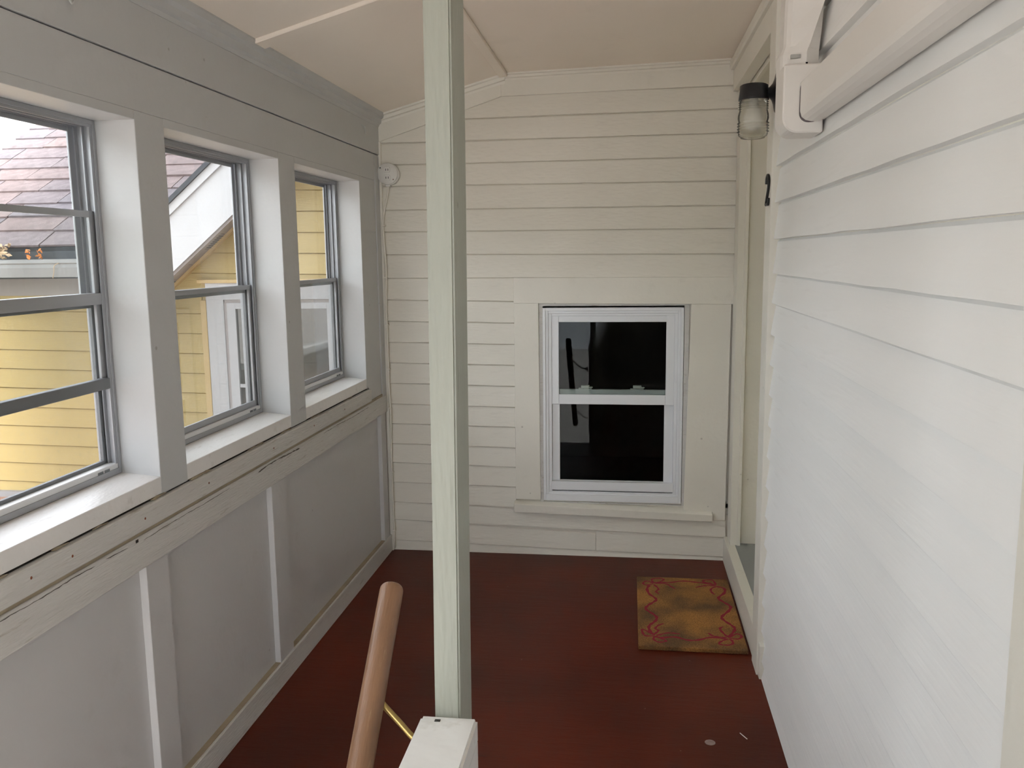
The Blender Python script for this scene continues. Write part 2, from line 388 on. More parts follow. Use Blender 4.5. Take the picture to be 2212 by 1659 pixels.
xs0, xs1 = xa + 0.038, xb - 0.038
us = ring('upper_sash', xs0, xs1, 0.700, zb - 0.036, 0.032, 0.036, 0.028, 0.044, 0.020, 0.034, m_vinyl, w4)
box('pane', xs0 + 0.03, xs1 - 0.034, 0.027, 0.030, 0.742, zb - 0.062, m_glass_d, us)
ls = ring('lower_sash', xs0, xs1, 0.300, 0.765, 0.034, 0.040, 0.035, 0.046, 0.038, 0.052, m_vinyl, w4)
box('pane', xs0 + 0.032, xs1 - 0.038, 0.044, 0.047, 0.344, 0.735, m_glass_d, ls)
box('bottom_rail', xs0 - 0.004, xs1 + 0.004, 0.012, 0.036, 0.305, 0.345, m_vinyl, w4, bevel=0.002)
for x in (0.905, 1.135):
    lk = multi('sash_lock', [(x - 0.030, x + 0.030, 0.040, 0.060, 0.765, 0.770), (x - 0.018, x + 0.020, 0.036, 0.056, 0.770, 0.782), (x + 0.012, x + 0.034, 0.032, 0.046, 0.772, 0.777)], m_bulb, w4, 0.002)
# the unlit room behind it
room = multi('room_shell', [(0.3, 1.9, 2.4, 2.42, -0.1, 2.2), (0.3, 0.32, 0.055, 2.4, -0.1, 2.2), (1.88, 1.9, 0.055, 2.4, -0.1, 2.2), (0.3, 1.9, 0.055, 2.4, 2.2, 2.22), (0.3, 1.9, 0.055, 2.4, -0.12, -0.1),
                             (0.3, 0.70, 0.055, 0.07, -0.1, 2.2), (1.36, 1.9, 0.055, 0.07, -0.1, 2.2), (0.7, 1.36, 0.055, 0.07, 1.15, 2.2), (0.7, 1.36, 0.055, 0.07, -0.1, 0.25)], m_room, wb)

# ---- left wall
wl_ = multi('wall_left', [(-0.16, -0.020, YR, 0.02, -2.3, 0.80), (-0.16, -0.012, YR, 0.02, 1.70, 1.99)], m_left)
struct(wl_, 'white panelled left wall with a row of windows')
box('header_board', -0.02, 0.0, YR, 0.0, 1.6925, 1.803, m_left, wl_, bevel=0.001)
box('frieze_board', -0.02, 0.004, YR, 0.0, 1.8055, 1.975, m_left, wl_, bevel=0.001)
wins = [(-2.61, -1.931), (-1.807, -1.128), (-0.994, -0.297), (-3.42, -2.74), (-4.22, -3.55)]
ZB, ZT = 0.853, 1.672
# boards around the openings
edges = sorted(wins)
prev_y = YR
mull = []
for a, b in edges:
    mull.append((prev_y, a)); prev_y = b
mull.append((prev_y, 0.0))
for a, b in mull:
    last = b == 0.0
    box('mullion', -0.150, 0.0, a, b if not last else -0.262, 0.81, 1.6925, m_left, wl_, bevel=0.0012)
    if last:
        box('end_casing', -0.150, -0.003, -0.260, -0.075, 0.71, 1.80, m_left, wl_, bevel=0.0012)
        box('corner_strip', -0.150, 0.002, -0.073, 0.0, 0.71, 1.80, m_left, wl_, bevel=0.0012)
for a, b in wins:
    box('opening_head', -0.150, 0.0, a, b, ZT, 1.6925, m_left, wl_, bevel=0.001)
    ext('window_sill', [(0.0, 0.812), (0.0, 0.8525), (-0.155, 0.866), (-0.155, 0.812)], 1, a - 0.001, b + 0.001, m_sill, wl_, bevel=0.0012)
box('dark_gap', -0.03, -0.006, YR, -0.27, 0.80, 0.815, m_dark, wl_)
box('apron_strip', -0.03, 0.010, YR, -0.262, 0.7525, 0.8055, m_trimw, wl_, bevel=0.0025)
box('groove_strip', -0.03, 0.001, YR, -0.03, 0.742, 0.7525, m_tan, wl_)
box('rail_board', -0.03, 0.006, YR, -0.02, 0.664, 0.742, m_trimw, wl_, bevel=0.002)
# panels, battens, baseboard
bat = [(-2.02, -1.925), (-1.31, -1.20), (-0.105, -0.03), (-2.75, -2.65)]
for a, b in bat:
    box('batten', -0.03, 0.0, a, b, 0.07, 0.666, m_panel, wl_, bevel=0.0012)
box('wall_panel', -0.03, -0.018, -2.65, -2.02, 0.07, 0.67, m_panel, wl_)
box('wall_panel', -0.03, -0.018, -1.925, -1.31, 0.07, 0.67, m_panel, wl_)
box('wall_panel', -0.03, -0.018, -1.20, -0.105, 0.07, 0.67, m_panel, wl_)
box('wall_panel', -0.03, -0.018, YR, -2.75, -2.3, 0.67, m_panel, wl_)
for a, b in ((-2.65, -2.02), (-1.925, -1.31), (-1.20, -0.105)):
    box('dirty_ledge', -0.03, -0.001, a, b, 0.070, 0.079, m_tan, wl_)
bb = box('baseboard_left', -0.02, 0.006, -2.32, -0.01, 0.0, 0.077, m_trimw, bevel=0.0015)
struct(bb, 'scuffed white baseboard along the left wall')

struct(box('trim_5', -0.42, -0.161, YR, 0.6, 1.99, 2.04, m_trim), 'unseen eave added to cut skylight on the left windows')  # added out of view to reduce light on the window jambs
# wear: cracked paint lines, rust dots and chips on the rail boards
def ribbon(name, pts, w, x, mat, parent):
    vs, fs = [], []
    P = []
    for (y0, z0), (y1, z1) in zip(pts[:-1], pts[1:]):
        k_ = max(2, int(abs(y1 - y0) / 0.012))
        for q in range(k_): P.append((y0 + (y1 - y0) * q / k_, z0 + (z1 - z0) * q / k_ + random.uniform(-0.0008, 0.0008)))
    P.append(pts[-1])
    for i, (y, z) in enumerate(P):
        h = w * random.uniform(0.25, 1.0) if 0 < i < len(P) - 1 else w * 0.05
        vs += [(x, y, z - h / 2), (x, y, z + h / 2), (x - 0.004, y, z - h / 2), (x - 0.004, y, z + h / 2)]
    for i in range(len(P) - 1):
        a_, b_ = i * 4, i * 4 + 4
        fs += [(a_, b_, b_ + 1, a_ + 1), (a_ + 1, b_ + 1, b_ + 3, a_ + 3), (a_, a_ + 2, b_ + 2, b_)]
    return obj(name, vs, fs, mat, parent)
m_crack = plain('crack', (0.10, 0.085, 0.07), 0.9)
ribbon('crack', [(-2.60, 0.736), (-2.449, 0.735), (-2.364, 0.734), (-2.279, 0.737), (-2.213, 0.735)], 0.0022, 0.0066, m_crack, wl_)
ribbon('crack', [(-2.175, 0.736), (-2.129, 0.734), (-2.094, 0.733)], 0.0040, 0.0066, m_crack, wl_)
ribbon('crack', [(-2.03, 0.730), (-1.9, 0.733), (-1.75, 0.732), (-1.6, 0.734)], 0.0014, 0.0066, m_crack, wl_)
ribbon('crack', [(-1.413, 0.731), (-1.338, 0.736), (-1.249, 0.736), (-1.173, 0.733), (-1.081, 0.731)], 0.0050, 0.0066, m_crack, wl_)
ribbon('crack', [(-0.85, 0.733), (-0.70, 0.735), (-0.50, 0.731), (-0.3, 0.733)], 0.0020, 0.0066, m_crack, wl_)
for y in (-2.50, -2.33, -2.20, -1.98, -1.80, -1.46, -1.22, -0.95, -0.60):
    L_ = random.uniform(0.03, 0.12)
    ribbon('paint_chip', [(y, 0.8085), (y + L_ * 0.4, 0.8080 + random.uniform(0, 0.002)), (y + L_, 0.8085)], random.uniform(0.004, 0.011), 0.0012, m_tan, wl_)
for y, z in ((-2.405, 0.784), (-2.285, 0.783), (-2.024, 0.779), (-1.72, 0.781), (-1.30, 0.780), (-0.95, 0.782), (-0.62, 0.781)):
    lathe('rust_dot', [(0.0, 0.0012), (0.0025, 0.0010), (0.0035, 0.0)], (0.0096, y, z), m_rust, wl_, n=9, axis=0)
box('nail_hole', 0.004, 0.0066, -2.062, -2.052, 0.7325, 0.7395, m_dark, wl_)
# ---- crown moulding
def crown(name, pts, prof_axis):
    pass
cl = ext('trim_1', [(0.0, 1.925), (0.006, 1.925), (0.010, 1.935), (0.018, 1.940), (0.022, 1.955), (0.032, 1.962), (0.036, 1.976), (0.036, 1.990), (0.0, 1.980)], 1, YR, -0.001, m_left)
struct(cl, 'crown moulding along the left wall')
def cr_back(name, a, b, za_, zb_, hgt):
    """crown running along x on the back wall; za_/zb_ = ceiling height at each end"""
    prof = [(0.0, -hgt), (-0.006, -hgt), (-0.010, -hgt * 0.7), (-0.018, -hgt * 0.62), (-0.022, -hgt * 0.3), (-0.030, -hgt * 0.22), (-0.032, 0.004), (0.0, 0.004)]
    n = len(prof); vs = [(a, p, za_ + q) for p, q in prof] + [(b, p, zb_ + q) for p, q in prof]
    fs = [tuple(range(n)), tuple(range(n, 2 * n))] + [(i, (i + 1) % n, n + (i + 1) % n, n + i) for i in range(n)]
    return obj(name, vs, fs, m_trim)
struct(cr_back('trim_2', 0.0, 0.567, 1.974, 2.128, 0.042), 'crown moulding on the sloped part of the far wall')
struct(cr_back('trim_3', 0.567, 1.545, 2.127, 2.149, 0.028), 'crown moulding on the level part of the far wall')

# ---- right wall
wr_ = multi('wall_right', [(1.548, 1.60, YR, -1.03, -0.02, 2.16), (1.548, 1.60, -1.03, 0.02, 2.04, 2.16)], m_trim)
struct(wr_, 'white clapboard wall on the right')
rl = [2.025, 1.925, 1.820, 1.718, 1.616, 1.509, 1.4013, 1.2989, 1.2088, 1.1129, 1.0188, 0.9238, 0.8294, 0.7288, 0.6326, 0.5354, 0.4406, 0.3466, 0.2460, 0.1522, 0.060, 0.0]
for i, z in enumerate(rl):
    hi = 2.125 if i == 0 else rl[i - 1]
    yend = [-1.049, -1.046, -1.051, -1.056, -1.043, -1.03, -1.035, -1.033, -1.025, -1.02][i % 10]
    clap(wr_, 'x', 1.529, z, z + random.uniform(-0.001, 0.001), hi, hi, yend, -2.83, t_hi=0.013, back=0.024, mat=m_clap_r, nseg=10, groove=0.0075)
    clap(wr_, 'x', 1.529, z, z, hi, hi, -2.96, YR, t_hi=0.010, back=0.022, mat=m_clap_r, nseg=3)
struct(box('trim_6', 1.515, 1.547, -2.955, -2.832, 0.0, 1.640, m_trim, bevel=0.001), 'smooth white casing board at the near end of the clapboards')
struct(box('trim_4', 1.500, 1.548, YR, -0.001, 2.105, 2.142, m_trim, bevel=0.006), 'moulding where the right wall meets the ceiling')

# ---- door in the right wall
d1 = empty('door_1', (1.56, -0.55, 0.0), 'pale door in a deep white frame at the right end of the porch', 'door')
struct(d1)
box('door_casing', 1.517, 1.56, -1.070, -0.966, 0.0, 2.105, m_trim, d1, bevel=0.0012)
box('head_casing', 1.517, 1.56, -0.966, -0.001, 2.022, 2.105, m_trim, d1, bevel=0.0012)
box('side_casing', 1.538, 1.575, -0.11, -0.001, 0.11, 2.022, m_trim, d1, bevel=0.0012)
box('door_jamb', 1.575, 1.705, -0.085, -0.03, 0.11, 2.03, m_trim, d1)
box('door_stop', 1.566, 1.580, -0.118, -0.085, 0.11, 2.02, m_trim, d1, bevel=0.001)
box('head_jamb', 1.56, 1.705, -0.966, -0.03, 2.03, 2.06, m_trim, d1)
box('head_stop', 1.566, 1.580, -0.966, -0.03, 2.008, 2.031, m_trim, d1, bevel=0.001)
box('door_jamb', 1.56, 1.705, -1.0, -0.95, 0.11, 2.03, m_trim, d1)
box('door_slab', 1.662, 1.70, -0.95, -0.085, 0.118, 2.03, m_door, d1, bevel=0.002)
box('strike_plate', 1.5365, 1.5385, -0.10, -0.05, 1.742, 1.772, m_trim, d1, bevel=0.0006)
ts = box('threshold', 1.530, 1.705, -0.966, -0.02, 0.085, 0.112, m_thr, d1, bevel=0.002)
box('riser_board', 1.522, 1.56, -1.10, -0.001, 0.0, 0.113, m_trim, d1, bevel=0.0015)

# ---- rear wall behind the camera
wrr = multi('wall_rear', [(0.80, 1.60, YR - 0.04, YR, 2.03, 2.16), (-0.05, 0.84, YR - 0.04, YR, 1.95, 2.16), (1.52, 1.60, YR - 0.04, YR, 0, 2.16), (0.84, 0.88, YR - 0.04, YR, -2.3, 2.1)], m_trim)
struct(wrr, 'white wall at the near end of the porch')
d2 = box('door_2', 0.88, 1.52, YR - 0.04, YR - 0.01, 0.0, 2.03, plain('dark_brown_door', (0.14, 0.12, 0.10), 0.5), bevel=0.002)
struct(d2, 'dark door at the near end of the porch')

# ---- left wall windows
def left_window(n, a, b, raised=False, label=''):
    r = empty('window_%d' % n, (-0.12, (a + b) / 2, 0.862), label, 'window'); struct(r)
    def yring(name, y0, y1, z0, z1, wa, wbt, wt, wbm, x0, x1, mat, parent, bevel=0.0008):
        return multi(name, [(x0, x1, y0, y0 + wa, z0, z1), (x0, x1, y1 - wbt, y1, z0, z1), (x0, x1, y0 + wa, y1 - wbt, z1 - wt, z1), (x0, x1, y0 + wa, y1 - wbt, z0, z0 + wbm)], mat, parent, bevel)
    z0, z1 = 0.862, ZT
    fr = yring('window_frame', a + 0.001, b - 0.001, z0, z1, 0.010, 0.010, 0.010, 0.014, -0.147, -0.096, m_alu, r)
    for x in (-0.100, -0.118, -0.136):
        yring('frame_track', a + 0.010, b - 0.010, z0 + 0.012, z1 - 0.010, 0.010, 0.010, 0.006, 0.004, x - 0.0015, x + 0.0015, m_alu, r, 0)
    box('sill_rail', -0.128, -0.098, a + 0.012, b - 0.012, z0 + 0.010, z0 + 0.026, m_aluw, r, bevel=0.002)
    for dy in (0.035, 0.06):
        box('weep_slot', -0.0985, -0.0972, b - 0.012 - dy - 0.02, b - 0.012 - dy, z0 + 0.012, z0 + 0.020, m_aludark, r)
    ya, yb = a + 0.016, b - 0.016
    us = yring('upper_sash', ya, yb, 1.262, z1 - 0.010, 0.020, 0.020, 0.016, 0.016, -0.1445, -0.1395, m_alu, r)
    box('pane', -0.1430, -0.1410, ya + 0.018, yb - 0.018, 1.275, z1 - 0.022, m_glass, us)
    lo = (1.068, 1.472) if raised else (z0 + 0.026, 1.279)
    ls = yring('lower_sash', ya - 0.002, yb + 0.002, lo[0], lo[1], 0.020, 0.020, 0.014, 0.018, -0.113, -0.106, m_alu, r)
    box('pane', -0.1105, -0.1085, ya + 0.016, yb - 0.016, lo[0] + 0.016, lo[1] - 0.012, m_glass, ls)
    if raised:
        box('pull_rail', -0.1165, -0.098, ya, yb, lo[0] - 0.002, lo[0] + 0.024, m_aludark, ls, bevel=0.0015)
        box('meeting_rail', -0.125, -0.100, ya - 0.004, yb + 0.004, 1.262, 1.288, m_alu, r, bevel=0.001)
    sc = yring('screen_frame', ya, yb, z0 + 0.02, 1.278, 0.014, 0.014, 0.024, 0.014, -0.1305, -0.1215, m_aludark, r)
    box('insect_screen', -0.1263, -0.1259, ya + 0.012, yb - 0.012, z0 + 0.03, 1.262, m_screen, sc)
    return r
labs = ['left-wall window nearest in view, its lower sash slid up', 'middle window of the left wall, looking out at the neighbouring gable', 'farthest window of the left wall, beside the round outlet']
for i, (a, b) in enumerate(wins):
    if i < 3: left_window(i + 1, a, b, i == 0, labs[i])
    else: left_window(i + 2, a, b, False, 'left-wall window behind the viewpoint')

# ---- half wall, stairs, post, handrail
hw = multi('half_wall', [(0.800, 0.8785, YR + 0.01, -2.6125, 0.001, 0.6415), (0.800, 0.874, YR + 0.01, -2.6125, -2.2, -0.045)], m_cap)
tag(hw, 'low white guard wall the square post rises from', 'half wall')
box('cap_board', 0.7935, 0.8795, YR + 0.01, -2.613, 0.6425, 0.680, m_cap, hw, bevel=0.004, seg=2)
box('nail_hole', 0.8170, 0.8255, -2.630, -2.624, 0.6798, 0.6806, m_dark, hw)
px0, px1 = 0.8140, 0.8525
dx = 0.0095
post = obj('porch_post', [], [], None) if False else None
n = 14; vs = []; fs = []
for i in range(n + 1):
    t = i / n; z = 0.0005 + t * 2.134; o_ = dx * (z - 0.68) / 1.05
    j = lambda: random.uniform(-0.0006, 0.0006)
    vs += [(px0 + o_ + j(), -2.6118 + j(), z), (px1 + o_ * 0.9 + j(), -2.6118 + j(), z), (px1 + o_ * 0.9 + j(), -2.517, z), (px0 + o_ + j(), -2.517, z)]
for i in range(n):
    for k in range(4): fs.append((i * 4 + k, i * 4 + (k + 1) % 4, (i + 1) * 4 + (k + 1) % 4, (i + 1) * 4 + k))
fs += [(0, 1, 2, 3), (n * 4, n * 4 + 1, n * 4 + 2, n * 4 + 3)]
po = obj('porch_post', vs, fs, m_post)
bm = bmesh.new(); bm.from_mesh(po.data)
ed = [e for e in bm.edges if abs(e.verts[0].co.z - e.verts[1].co.z) > 0.05]
bmesh.ops.bevel(bm, geom=ed, offset=0.003, segments=2, affect='EDGES'); bm.to_mesh(po.data); bm.free()
tag(po, 'square white painted post standing from the half wall to the ceiling', 'post')

st = empty('staircase', (0.4, -3.3, -2.1), 'stairs going down beside the left wall behind the viewpoint', 'stairs')
for i in range(10):
    y1 = -2.32 - i * 0.22; z = -0.21 * (i + 1)
    box('tread', 0.0, 0.795, y1 - 0.22 - 0.02, y1 + 0.001, z - 0.03, z, m_floor, st)
    box('riser', 0.0, 0.795, y1 - 0.02, y1, z, z + 0.18, m_trim, st)
struct(box('landing', -0.02, 0.80, YR, -4.52, -2.16, -2.10, m_floor))

hr = empty('handrail', (0.67, -2.6, 0.45), 'round varnished wooden stair handrail ending beside the post', 'handrail')
a = Vector((0.668, -2.3105, 0.762)); d = Vector((0.0, -0.70, -0.70)).normalized()
pts, rs = [], []
R0 = 0.0218
for k in range(7):
    ang = k / 6 * math.pi / 2
    pts.append(a + d * (0.0135 * (1 - math.cos(ang)) + 0.0)); 
    rs.append(0.0085 + (R0 - 0.0085) * math.sin(ang))
for k in range(1, 13): pts.append(a + d * (0.0135 + k * 0.09)); rs.append(R0)
pts[0] = a; rs[0] = 0.0085
tube('rail', pts, rs, m_wood, hr, n=28, up=(1, 0, 0))
for s in (0.195, 0.85):
    q = a + d * s + Vector((0, 0, -0.0))
    u_ = Vector((0, 0.70, -0.70)).normalized()
    bpts = smoothpts([q + Vector((0.012, 0, -0.020)), q + Vector((0.022, -0.002, -0.030)), q + Vector((0.045, -0.006, -0.052)), q + Vector((0.072, -0.010, -0.078)), q + Vector((0.100, -0.012, -0.090)), q + Vector((0.128, -0.012, -0.092))])
    br = tube('bracket', bpts, [0.0055] * (len(bpts) - 4) + [0.006, 0.007, 0.008, 0.010], m_brass, hr, n=12)
    c_ = bpts[-1]
    lathe('bracket_plate', [(0.0, -0.006), (0.018, -0.005), (0.024, 0.0), (0.024, 0.004)], (0.7955, c_.y, c_.z), m_brass, hr, n=20, axis=0)

# ================================================================== THINGS
# ---- wall lamp
lx, ly = 1.4550, -1.10
lamp = empty('wall_lamp', (1.529, ly, 1.80), 'black jelly-jar wall lamp with ribbed clear glass, beside the door frame', 'lamp')
lathe('mount_plate', [(0.060, 0.0), (0.060, -0.005), (0.054, -0.009), (0.038, -0.013), (0.024, -0.019), (0.015, -0.027), (0.011, -0.036), (0.0, -0.036)][::-1], (1.5255, ly, 1.8235), m_black, lamp, n=32, axis=0)
tube('arm', [(1.500, ly, 1.8235), (1.489, ly, 1.8235)], 0.011, m_black, lamp, n=16)
lathe('lamp_cap', [(0.0, 0.029), (0.034, 0.0285), (0.040, 0.025), (0.0415, 0.0), (0.0435, -0.012), (0.0435, -0.016), (0.040, -0.016), (0.0, -0.012)], (lx, ly, 1.8185), m_black, lamp, n=36)
g = []
def gz(z): return z
prof = [(0.0375, 1.790)]
z = 1.786
for k in range(4):
    prof += [(0.0395, z), (0.0430, z - 0.0025), (0.0395, z - 0.005)]; z -= 0.006
prof += [(0.0410, 1.760), (0.0440, 1.748), (0.0445, 1.738), (0.0425, 1.730)]
z = 1.728
for k in range(4):
    prof += [(0.0415, z), (0.0462, z - 0.0035), (0.0415, z - 0.0075)]; z -= 0.008
prof += [(0.043, 1.694), (0.040, 1.688), (0.036, 1.686), (0.034, 1.682), (0.022, 1.683), (0.0, 1.684)]
m_jar = bpy.data.materials.new('ribbed_glass'); m_jar.use_nodes = True
t = m_jar.node_tree; N = t.nodes; L = t.links; N.clear()
o_ = N.new('ShaderNodeOutputMaterial'); tr = N.new('ShaderNodeBsdfTransparent'); gl = N.new('ShaderNodeBsdfGlossy'); df = N.new('ShaderNodeBsdfTranslucent')
fr = N.new('ShaderNodeLayerWeight'); fr.inputs[0].default_value = 0.12; mx = N.new('ShaderNodeMixShader'); mx2 = N.new('ShaderNodeMixShader'); mx2.inputs[0].default_value = 0.30
tr.inputs[0].default_value = (0.93, 0.92, 0.89, 1); gl.inputs['Roughness'].default_value = 0.08; df.inputs[0].default_value = (0.75, 0.74, 0.68, 1)
L.new(tr.outputs[0], mx2.inputs[1]); L.new(df.outputs[0], mx2.inputs[2])
L.new(fr.outputs['Fresnel'], mx.inputs[0]); L.new(mx2.outputs[0], mx.inputs[1]); L.new(gl.outputs[0], mx.inputs[2]); L.new(mx.outputs[0], o_.inputs[0])
lathe('glass_jar', [(r, z_ - 1.8) for r, z_ in prof], (lx, ly, 1.8125), m_jar, lamp, n=40)
lathe('bulb', [(0.012, 0.075), (0.013, 0.055), (0.020, 0.040), (0.028, 0.022), (0.029, 0.008), (0.022, -0.012), (0.010, -0.020), (0.0, -0.022)], (lx, ly, 1.736), m_bulb, lamp, n=24)

# ---- house number 2 on the door casing
num = empty('house_number', (1.517, -1.03, 1.504), 'black metal number 2 on the white door casing below the lamp', 'number')
def npt(u, v): return (1.513, -1.001 - u * 0.058, 1.504 + v * 0.090)
np_ = smoothpts([npt(0.0, 0.72), npt(0.06, 0.90), npt(0.28, 1.0), npt(0.60, 0.97), npt(0.80, 0.80), npt(0.72, 0.58), npt(0.45, 0.36), npt(0.18, 0.16), npt(0.03, 0.02)], 5)
tube('numeral', np_, 0.0042, m_black, num, n=8, up=(1, 0, 0))
tube('numeral', smoothpts([npt(0.03, 0.02), npt(0.35, 0.04), npt(0.75, 0.02), npt(0.88, 0.22)], 5), 0.0042, m_black, num, n=8, up=(1, 0, 0))

# ---- pipe cover (line set cover) on the right wall
dc = empty('pipe_cover', (1.53, -1.75, 1.65), 'white plastic pipe cover with elbow running along the right wall near the ceiling', 'pipe cover')
def rr(x0, x1, z0, z1, r, seg=5, corners=(1, 1, 1, 1)):
    out = []
    cs = [(x0 + r, z0 + r, math.pi, corners[0]), (x1 - r, z0 + r, 1.5 * math.pi, corners[1]), (x1 - r, z1 - r, 0, corners[2]), (x0 + r, z1 - r, 0.5 * math.pi, corners[3])]
    cp = [(x0, z0), (x1, z0), (x1, z1), (x0, z1)]
    for (cx, cz, a0, on), c in zip(cs, cp):
        if not on: out.append(c); continue
        for k in range(seg + 1):
            an = a0 + k / seg * math.pi / 2; out.append((cx + r * math.cos(an), cz + r * math.sin(an)))
    return out
ext('duct', [(1.4755, 1.736), (1.4755, 1.674), (1.479, 1.662), (1.488, 1.655), (1.500, 1.652), (1.5185, 1.6515), (1.5185, 1.742), (1.4815, 1.742)], 1, -1.714, -4.9, m_duct, dc)
ext('base_plate', [(1.5195, 1.6545), (1.5275, 1.6545), (1.5275, 1.740), (1.5195, 1.740)], 1, -1.72, -4.9, m_duct, dc)
ev = rr(1.4385, 1.5275, 1.628, 1.778, 0.034, 8, (1, 0, 0, 0))
el = ext('elbow', ev, 1, -1.60, -1.710, m_duct, dc, bevel=0.004)
ext('elbow_gap', rr(1.4743, 1.5205, 1.6503, 1.7435, 0.020, 6, (1, 1, 0, 1)), 1, -1.7095, -1.7106, plain('seam_grey', (0.16, 0.13, 0.13), 0.7), dc)
def riser(name, lv, mat):
    vs, fs = [], []
    for z, xl, xs, xr in lv:
        vs += [(xl, -1.60, z), (xl, -1.655, z), (xl + 0.004, -1.668, z), (xl + 0.013, -1.678, z), (xs, -1.700, z), (xr, -1.674, z), (xr, -1.60, z)]
    m = 7
    for i in range(len(lv) - 1):
        for k in range(m): fs.append((i * m + k, i * m + (k + 1) % m, (i + 1) * m + (k + 1) % m, (i + 1) * m + k))
    fs += [tuple(range(m)), tuple(range(len(vs) - m, len(vs)))]
    return obj(name, vs, fs, mat, dc)
riser('elbow_collar', [(1.770, 1.4385, 1.4880, 1.5195), (1.806, 1.4375, 1.4885, 1.5195), (1.822, 1.4430, 1.4930, 1.5200)], m_duct)
riser('duct', [(1.815, 1.4440, 1.4925, 1.5200), (1.860, 1.4445, 1.5060, 1.5240), (1.925, 1.4455, 1.5270, 1.5275), (1.990, 1.4460, 1.5280, 1.5275), (2.098, 1.4470, 1.5285, 1.5275)], m_duct)
obj('gap', [(1.4865, -1.7012, 1.783), (1.4915, -1.7000, 1.783), (1.4895, -1.7012, 1.765), (1.4865, -1.698, 1.783), (1.4915, -1.698, 1.783), (1.4895, -1.698, 1.765)],
    [(0, 1, 2), (3, 5, 4), (0, 3, 4, 1), (1, 4, 5, 2), (2, 5, 3, 0)], m_black, dc)
box('clip_slot', 1.455, 1.476, -1.6975, -1.6865, 1.793, 1.801, plain('slot_grey', (0.45, 0.44, 0.41), 0.6), dc)

# ---- round outlet on the back wall with its cable
ou = empty('outlet', (0.0435, -0.03, 1.7236), 'round white surface outlet with two sockets in the far left corner', 'outlet')
lathe('outlet_box', [(0.0, 0.0), (0.047, 0.0), (0.047, -0.020), (0.045, -0.022), (0.0, -0.022)], (0.0475, 0.0, 1.7215), m_socket, ou, n=40, axis=1)
lathe('cover_plate', [(0.0, 0.0), (0.046, 0.0), (0.047, -0.003), (0.044, -0.006), (0.0, -0.007)], (0.0435, -0.0225, 1.7236), m_socket, ou, n=40, axis=1)
for z in (1.7405, 1.7065):
    s_ = ext('socket_face', rr(0.031, 0.057, z - 0.0125, z + 0.0125, 0.006, 4), 1, -0.0285, -0.0325, m_socket, ou, bevel=0.001)
    for x in (0.0385, 0.0485):
        box('slot', x - 0.0012, x + 0.0012, -0.0335, -0.0323, z - 0.005, z + 0.004, m_black, s_)
lathe('screw', [(0.0, 0.0), (0.003, 0.0), (0.0, -0.002)], (0.0125, -0.0295, 1.749), m_black, ou, n=10, axis=1)
lathe('screw', [(0.0, 0.0), (0.0025, 0.0), (0.0, -0.002)], (0.070, -0.0295, 1.698), m_rust, ou, n=10, axis=1)
box('cable_clamp', 0.030, 0.054, -0.022, -0.004, 1.669, 1.680, m_socket, ou, bevel=0.003)
cb = tube('cable', smoothpts([(0.044, -0.014, 1.672), (0.034, -0.012, 1.62), (0.018, -0.010, 1.555), (0.0135, -0.017, 1.500), (0.0165, -0.019, 1.42), (0.021, -0.017, 1.30), (0.016, -0.018, 1.15), (0.017, -0.018, 1.0),
                               (0.0165, -0.018, 0.86), (0.0170, -0.020, 0.77), (0.0205, -0.018, 0.66), (0.0165, -0.018, 0.45), (0.0175, -0.018, 0.25), (0.018, -0.018, 0.012)], 5), 0.0042, m_trim, None, n=8)
tag(cb, 'thin white-painted cable running down the far left corner', 'cable')
for z in (1.50, 1.27, 1.06, 0.86, 0.68, 0.38, 0.1):
    box('cable_clip', 0.010, 0.026, -0.0235, -0.012, z - 0.003, z + 0.003, m_trim, cb, bevel=0.001)

# ---- old hooks painted over on the left frieze
for k, (y, z) in enumerate(((-2.155, 1.875), (-0.235, 1.885))):
    h = tube('coat_hook', smoothpts([(0.004, y - 0.02, z + 0.016), (0.012, y - 0.01, z + 0.010), (0.014, y + 0.0, z - 0.008), (0.012, y + 0.012, z - 0.015), (0.010, y + 0.022, z - 0.004), (0.006, y + 0.024, z + 0.014)], 5), 0.0022, m_left, None, n=8)
    tag(h, ['painted-over hook high on the left wall, nearest the viewer', 'painted-over hook high on the left wall, near the far corner'][k], 'hook', 'hooks painted over on the left frieze')

